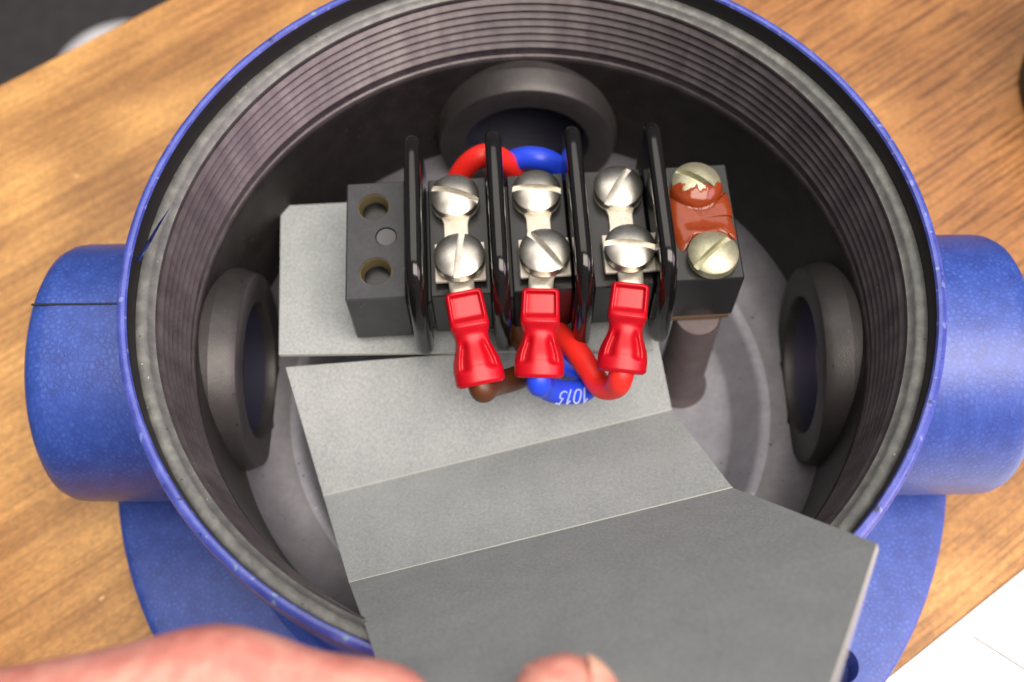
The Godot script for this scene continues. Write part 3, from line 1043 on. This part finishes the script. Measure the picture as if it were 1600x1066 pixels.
func build_leads():
	var spec := [
		["brown", Vector3(-0.183, -0.225, -0.135), Vector3(-0.176, -0.226, -0.048), Vector3(-0.133, -0.325, 0.190),
			[Vector3(-0.112, -0.370, 0.172), Vector3(-0.086, -0.415, 0.145), Vector3(-0.045, -0.450, 0.118), Vector3(0.000, -0.480, 0.080), Vector3(0.00, -0.497, 0.02), Vector3(-0.05, -0.497, -0.12), Vector3(-0.06, -0.50, -0.40), Vector3(-0.04, -0.60, -0.50), Vector3(0.03, -0.80, -0.54), Vector3(0.05, -0.985, -0.54)]],
		["blue", Vector3(0.042, -0.225, -0.137), Vector3(0.032, -0.226, -0.049), Vector3(0.019, -0.325, 0.175),
			[Vector3(0.030, -0.385, 0.170), Vector3(0.060, -0.440, 0.163), Vector3(0.098, -0.478, 0.152), Vector3(0.138, -0.502, 0.140), Vector3(0.165, -0.515, 0.112), Vector3(0.155, -0.517, 0.075), Vector3(0.10, -0.516, 0.045), Vector3(0.05, -0.512, -0.02), Vector3(0.04, -0.505, -0.15), Vector3(0.12, -0.500, -0.38), Vector3(0.165, -0.48, -0.47), Vector3(0.11, -0.385, -0.525), Vector3(0.045, -0.345, -0.54), Vector3(-0.03, -0.385, -0.56), Vector3(-0.07, -0.49, -0.57), Vector3(-0.08, -0.70, -0.56), Vector3(-0.08, -0.985, -0.55)]],
		["red", Vector3(0.271, -0.225, -0.148), Vector3(0.271, -0.226, -0.056), Vector3(0.235, -0.325, 0.168),
			[Vector3(0.222, -0.385, 0.180), Vector3(0.190, -0.430, 0.158), Vector3(0.160, -0.445, 0.098), Vector3(0.128, -0.455, 0.035), Vector3(0.090, -0.475, -0.02), Vector3(0.02, -0.493, -0.12), Vector3(-0.12, -0.497, -0.32), Vector3(-0.195, -0.47, -0.455), Vector3(-0.185, -0.37, -0.505), Vector3(-0.115, -0.295, -0.52), Vector3(-0.045, -0.36, -0.535), Vector3(-0.015, -0.48, -0.54), Vector3(-0.01, -0.70, -0.53), Vector3(-0.01, -0.985, -0.53)]],
	]
	var labels := {
		"brown": "brown wire with the leftmost red crimp terminal, screwed to the strip",
		"blue": "blue printed wire with the middle red crimp terminal on the strip",
		"red": "red wire with the rightmost red crimp terminal, beside the sealed screws",
	}
	for s in spec:
		var t := thing("%s_wire_lead" % s[0], labels[s[0]], "wire", s[1], "crimped wire leads on the terminal strip")
		var ring: Vector3 = s[1]
		var neck: Vector3 = s[2]
		var end: Vector3 = s[3]
		var axis := (end - neck).normalized()
		var up := Vector3.UP
		# ring and tongue of plated copper
		var b := mb(t)
		b.xf = Transform3D(Basis.IDENTITY, ring)
		b.lathe([Vector2(0.031, -0.0115), Vector2(0.060, -0.0115), Vector2(0.063, -0.009), Vector2(0.063, -0.003), Vector2(0.061, -0.0005), Vector2(0.031, -0.0005), Vector2(0.031, -0.0115)], 40)
		b.xf = Transform3D.IDENTITY
		var d := (neck - ring)
		b.loft(smooth_path([ring + d * 0.48 + Vector3(0, -0.006, 0), ring + d * 0.75 + Vector3(0, -0.006, 0), neck + Vector3(0, -0.008, 0), neck + axis * 0.02 + Vector3(0, -0.004, 0), neck + axis * 0.035 + Vector3(0, -0.008, 0)], 5), up,
			func(q): return [lerpf(0.040, 0.0335, smoothstep(0.0, 0.3, q)), lerpf(0.006, 0.015, smoothstep(0.25, 0.6, q)), 2.6], 28)
		put(t, "ring_tongue", b, M.tinned_plate)
		crimp(t, neck + axis * 0.012, end, up)
		var pts: Array = [end - axis * 0.04, end + axis * 0.012]
		pts.append_array(s[4])
		b = mb(t)
		b.tube(smooth_path(pts, 12), 0.0335, 22)
		var wire := put(t, "insulation", b, M[s[0] + "_insulation"])
		if s[0] == "blue":
			# upside down to the viewer, along the outer side of the bend
			var line := smooth_path(pts, 12)
			for k in 4:
				var want: float = [0.129, 0.107, 0.083, 0.060][k]
				var best := 0
				for q in range(24, 72):
					if absf(line[q].x - want) < absf(line[best].x - want): best = q
				var along := (line[best + 1] - line[best - 1]).normalized()
				var tm := TextMesh.new()
				var f := SystemFont.new()
				f.font_names = PackedStringArray(["Droid Sans Mono"])
				tm.font = f
				tm.text = "1015"[k]
				tm.font_size = 32
				tm.pixel_size = 0.021 * S / 23.0
				tm.depth = 0.002 * S
				var nrm := Vector3(0.0, 0.80, 0.60)
				nrm = (nrm - along * nrm.dot(along)).normalized()
				var g := put_mesh(wire, "printed_digit", tm, M.wire_print)
				var gx := -along
				g.transform = Transform3D(Basis(gx, nrm.cross(gx), nrm), (line[best] + nrm * 0.0336 - ring) * S)

# ------------------------------------------------------------------ grey card
func card_panel(t: Node3D, rows: Array, called: String, open_first := true, open_last := true):
	# rows of [left, right]; a sheet of real thickness, finely divided
	var th := 0.012
	var nx := 24
	var lines := []
	var pts_l := []
	var pts_r := []
	for r in rows:
		pts_l.append(r[0])
		pts_r.append(r[1])
	var l := smooth_path(pts_l, 8) if rows.size() > 2 else PackedVector3Array([pts_l[0], pts_l[1]])
	var rr := smooth_path(pts_r, 8) if rows.size() > 2 else PackedVector3Array([pts_r[0], pts_r[1]])
	for i in l.size():
		var row := PackedVector3Array()
		for j in nx + 1: row.append(l[i].lerp(rr[i], j / float(nx)))
		lines.append(row)
	var b := mb(t)
	var low := []
	for i in lines.size():
		var row := PackedVector3Array()
		for j in nx + 1:
			var du: Vector3 = lines[i][mini(j + 1, nx)] - lines[i][maxi(j - 1, 0)]
			var dv: Vector3 = lines[mini(i + 1, lines.size() - 1)][j] - lines[maxi(i - 1, 0)][j]
			var nn := dv.cross(du).normalized()
			if nn.y < 0: nn = -nn
			row.append(lines[i][j] - nn * th)
		low.append(row)
	b.skin(lines, false)
	var flipped := low.duplicate()
	flipped.reverse()
	b.skin(flipped, false)
	var face := put(t, called, b, M.grey_card)
	for k in 2:
		b = mb(t)
		for i in lines.size() - 1:
			if k == 0: b.quad(lines[i][0], low[i][0], low[i + 1][0], lines[i + 1][0])
			else: b.quad(lines[i][nx], lines[i + 1][nx], low[i + 1][nx], low[i][nx])
		put(face, "cut_edge", b, M.card_edge)
	for e in [[0, open_first], [lines.size() - 1, open_last]]:
		if e[1]:
			b = mb(t)
			for j in nx: b.quad(lines[e[0]][j], lines[e[0]][j + 1], low[e[0]][j + 1], low[e[0]][j])
			put(face, "cut_edge", b, M.card_edge)

func build_card():
	var t := thing("folded_card", "grey folded card tucked under the terminal strip and held over the rim", "card", Vector3(0, -0.55, 0))
	var P := func(x, y, z): return Vector3(x, y, z)
	# tab under the strip
	card_panel(t, [[P.call(-0.744, -0.518, -0.519), P.call(0.30, -0.533, -0.55)], [P.call(-0.717, -0.518, -0.012), P.call(0.355, -0.530, 0.004)]], "tab_panel")
	var a0: Vector3 = P.call(-0.706, -0.566, 0.006)
	var a1: Vector3 = P.call(0.373, -0.548, -0.04)
	var f1 := [P.call(-0.615, -0.761, 0.333), P.call(0.412, -0.665, 0.137)]
	var f2 := [P.call(-0.489, -0.497, 0.656), P.call(0.506, -0.404, 0.467)]
	card_panel(t, [[a0, a1], [f1[0], f1[1]]], "near_panel", true, false)
	card_panel(t, [[f1[0], f1[1]], [f2[0], f2[1]]], "crease_panel", false, false)
	var e0: Vector3 = P.call(-0.322, 0.178, 0.983)
	var e1: Vector3 = P.call(0.628, 0.262, 0.804)
	card_panel(t, [[f2[0], f2[1]], [P.call(-0.433, -0.262, 0.762), P.call(0.547, -0.182, 0.579)], [P.call(-0.375, -0.030, 0.872), P.call(0.587, 0.040, 0.692)], [e0, e1]], "flap_panel", false, false)
	card_panel(t, [[e0, e1], [P.call(-0.293, 0.280, 1.032), P.call(0.430, 0.610, 1.062)], [P.call(-0.225, 0.48, 1.16), P.call(0.330, 0.770, 1.190)], [P.call(-0.165, 0.63, 1.27), P.call(0.24, 0.86, 1.28)]], "flap_panel", false, true)
	# the two scuffed creases stand a little proud
	for f in [f1, f2]:
		var b := mb(t)
		b.tube(PackedVector3Array([f[0] + Vector3(0, -0.002, 0), f[1] + Vector3(0, -0.002, 0)]), 0.0042, 8)
		put(t, "crease", b, M.card_crease)

# ------------------------------------------------------------------ hand
func build_hand():
	# each bone: from, to, radius at both ends
	var bones := [
		# forearm, wrist, palm
		[Vector3(-1.55, 0.05, 5.2), Vector3(-1.05, 0.10, 3.35), 0.62, 0.50],
		[Vector3(-1.05, 0.10, 3.35), Vector3(-0.85, 0.10, 2.75), 0.48, 0.44],
		[Vector3(-0.85, 0.10, 2.75), Vector3(-1.02, 0.22, 1.95), 0.36, 0.25],
		[Vector3(-0.95, 0.08, 2.75), Vector3(-1.22, 0.05, 2.02), 0.34, 0.24],
		[Vector3(-1.05, 0.05, 2.80), Vector3(-1.38, -0.10, 2.12), 0.32, 0.23],
		[Vector3(-1.10, 0.0, 2.85), Vector3(-1.48, -0.26, 2.28), 0.30, 0.20],
		# index
		[Vector3(-1.02, 0.30, 1.95), Vector3(-0.98, 0.52, 1.22), 0.20, 0.170],
		[Vector3(-0.98, 0.52, 1.22), Vector3(-0.528, 0.535, 1.140), 0.172, 0.158],
		[Vector3(-0.528, 0.535, 1.140), Vector3(-0.29, 0.50, 1.155), 0.140, 0.128],
		# middle
		[Vector3(-1.22, 0.06, 2.02), Vector3(-1.20, 0.05, 1.55), 0.19, 0.165],
		[Vector3(-1.20, 0.05, 1.55), Vector3(-0.78, -0.06, 1.52), 0.155, 0.140],
		[Vector3(-0.78, -0.06, 1.52), Vector3(-0.42, -0.06, 1.52), 0.135, 0.110],
		# ring
		[Vector3(-1.38, -0.10, 2.12), Vector3(-1.36, -0.20, 1.68), 0.18, 0.155],
		[Vector3(-1.36, -0.20, 1.68), Vector3(-0.95, -0.34, 1.66), 0.150, 0.135],
		[Vector3(-0.95, -0.34, 1.66), Vector3(-0.62, -0.32, 1.72), 0.130, 0.105],
		# little
		[Vector3(-1.48, -0.26, 2.28), Vector3(-1.48, -0.42, 1.92), 0.155, 0.130],
		[Vector3(-1.48, -0.42, 1.92), Vector3(-1.18, -0.55, 1.86), 0.125, 0.112],
		[Vector3(-1.18, -0.55, 1.86), Vector3(-0.92, -0.54, 1.92), 0.108, 0.090],
		# thumb
		[Vector3(-0.82, 0.20, 2.70), Vector3(-0.42, 0.34, 2.10), 0.34, 0.20],
		[Vector3(-0.42, 0.34, 2.10), Vector3(-0.03, 0.50, 1.58), 0.19, 0.150],
		[Vector3(-0.03, 0.50, 1.58), Vector3(0.012, 0.508, 1.117), 0.140, 0.092],
	]
	var t := thing("hand", "bare fingers pressing on the grey card at the bottom edge", "hand", Vector3(-0.85, 0.1, 2.75))
	var b := mb(t)
	nets(b, bones, 0.042, 0.07)
	put(t, "skin_surface", b, M.skin)
	# thumbnail on the upper right of the tip
	var tip := Vector3(0.012, 0.508, 1.117)
	var ax := (tip - Vector3(-0.03, 0.50, 1.58)).normalized()
	var top := Vector3(0.93, 0.36, 0.1)
	top = (top - ax * top.dot(ax)).normalized()
	var sd := ax.cross(top).normalized()
	for part in 2:
		b = mb(t)
		var rows := []
		for i in 11:
			var v := i / 10.0
			var along := lerpf(-0.16, 0.050, v) if part == 0 else lerpf(0.050, 0.080, v)
			var rr := 0.0955 if along < 0.0 else sqrt(maxf(0.0955 * 0.0955 - along * along, 0.0004))
			if along < 0: rr += -along * 0.06
			var row := PackedVector3Array()
			var half := 0.75 * (1.0 if along < 0.04 else 1.0 - (along - 0.04) * 5.0)
			for j in 13:
				var a := half * (j / 6.0 - 1.0)
				row.append(tip + ax * along + (top * cos(a) + sd * sin(a)) * rr)
			rows.append(row)
		b.skin(rows, false)
		put(t, "nail" if part == 0 else "nail_edge", b, M.nail if part == 0 else M.nail_edge)

# surface nets over a smooth union of tapered capsules
func nets(b: MB, bones: Array, cell: float, k: float):
	var lo := Vector3(1e9, 1e9, 1e9)
	var hi := -lo
	for q in bones:
		for e in 2:
			lo = lo.min(q[e] - Vector3.ONE * (q[2 + e] + 0.1))
			hi = hi.max(q[e] + Vector3.ONE * (q[2 + e] + 0.1))
	var n := Vector3i((hi - lo) / cell) + Vector3i(2, 2, 2)
	var f := PackedFloat32Array()
	f.resize(n.x * n.y * n.z)
	f.fill(1.0)
	var sx := n.y * n.z
	for q in bones:
		var a: Vector3 = q[0]
		var e: Vector3 = q[1]
		var ra: float = q[2]
		var rb: float = q[3]
		var m := maxf(ra, rb) + 0.16
		var bl := Vector3i((a.min(e) - Vector3.ONE * m - lo) / cell).clamp(Vector3i.ZERO, n - Vector3i.ONE)
		var bh := Vector3i((a.max(e) + Vector3.ONE * m - lo) / cell).clamp(Vector3i.ZERO, n - Vector3i.ONE)
		var d := e - a
		var dd := d.length_squared()
		for x in range(bl.x, bh.x + 1):
			for y in range(bl.y, bh.y + 1):
				for z in range(bl.z, bh.z + 1):
					var p := lo + Vector3(x, y, z) * cell - a
					var h := clampf(p.dot(d) / dd, 0.0, 1.0)
					var v := (p - d * h).length() - lerpf(ra, rb, h)
					var i := x * sx + y * n.z + z
					var o := f[i]
					var w: float = maxf(k - absf(o - v), 0.0) / k
					f[i] = minf(o, v) - w * w * k * 0.25
	var at := {}
	var off := [0, sx, n.z, sx + n.z, 1, sx + 1, n.z + 1, sx + n.z + 1]
	var corner := [Vector3(0, 0, 0), Vector3(1, 0, 0), Vector3(0, 1, 0), Vector3(1, 1, 0), Vector3(0, 0, 1), Vector3(1, 0, 1), Vector3(0, 1, 1), Vector3(1, 1, 1)]
	var edges := [[0, 1], [2, 3], [4, 5], [6, 7], [0, 2], [1, 3], [4, 6], [5, 7], [0, 4], [1, 5], [2, 6], [3, 7]]
	for x in n.x - 1:
		for y in n.y - 1:
			for z in n.z - 1:
				var i := x * sx + y * n.z + z
				var v0 := f[i]
				if v0 > 0.2: continue
				var inside := 0
				for c in 8:
					if f[i + off[c]] < 0.0: inside += 1
				if inside == 0 or inside == 8: continue
				var sum := Vector3.ZERO
				var cnt := 0
				for e in edges:
					var fa := f[i + off[e[0]]]
					var fb := f[i + off[e[1]]]
					if (fa < 0.0) != (fb < 0.0):
						sum += corner[e[0]].lerp(corner[e[1]], fa / (fa - fb))
						cnt += 1
				at[i] = lo + (Vector3(x, y, z) + sum / cnt) * cell
	for i in at:
		for ax in 3:
			var s: int = [sx, n.z, 1][ax]
			var u: int = [n.z, 1, sx][ax]
			var v: int = [1, sx, n.z][ax]
			if (f[i] < 0.0) == (f[i + s] < 0.0): continue
			if not (at.has(i - u) and at.has(i - v) and at.has(i - u - v)): continue
			if f[i] < 0.0: b.quad(at[i], at[i - u], at[i - u - v], at[i - v])
			else: b.quad(at[i], at[i - v], at[i - u - v], at[i - u])
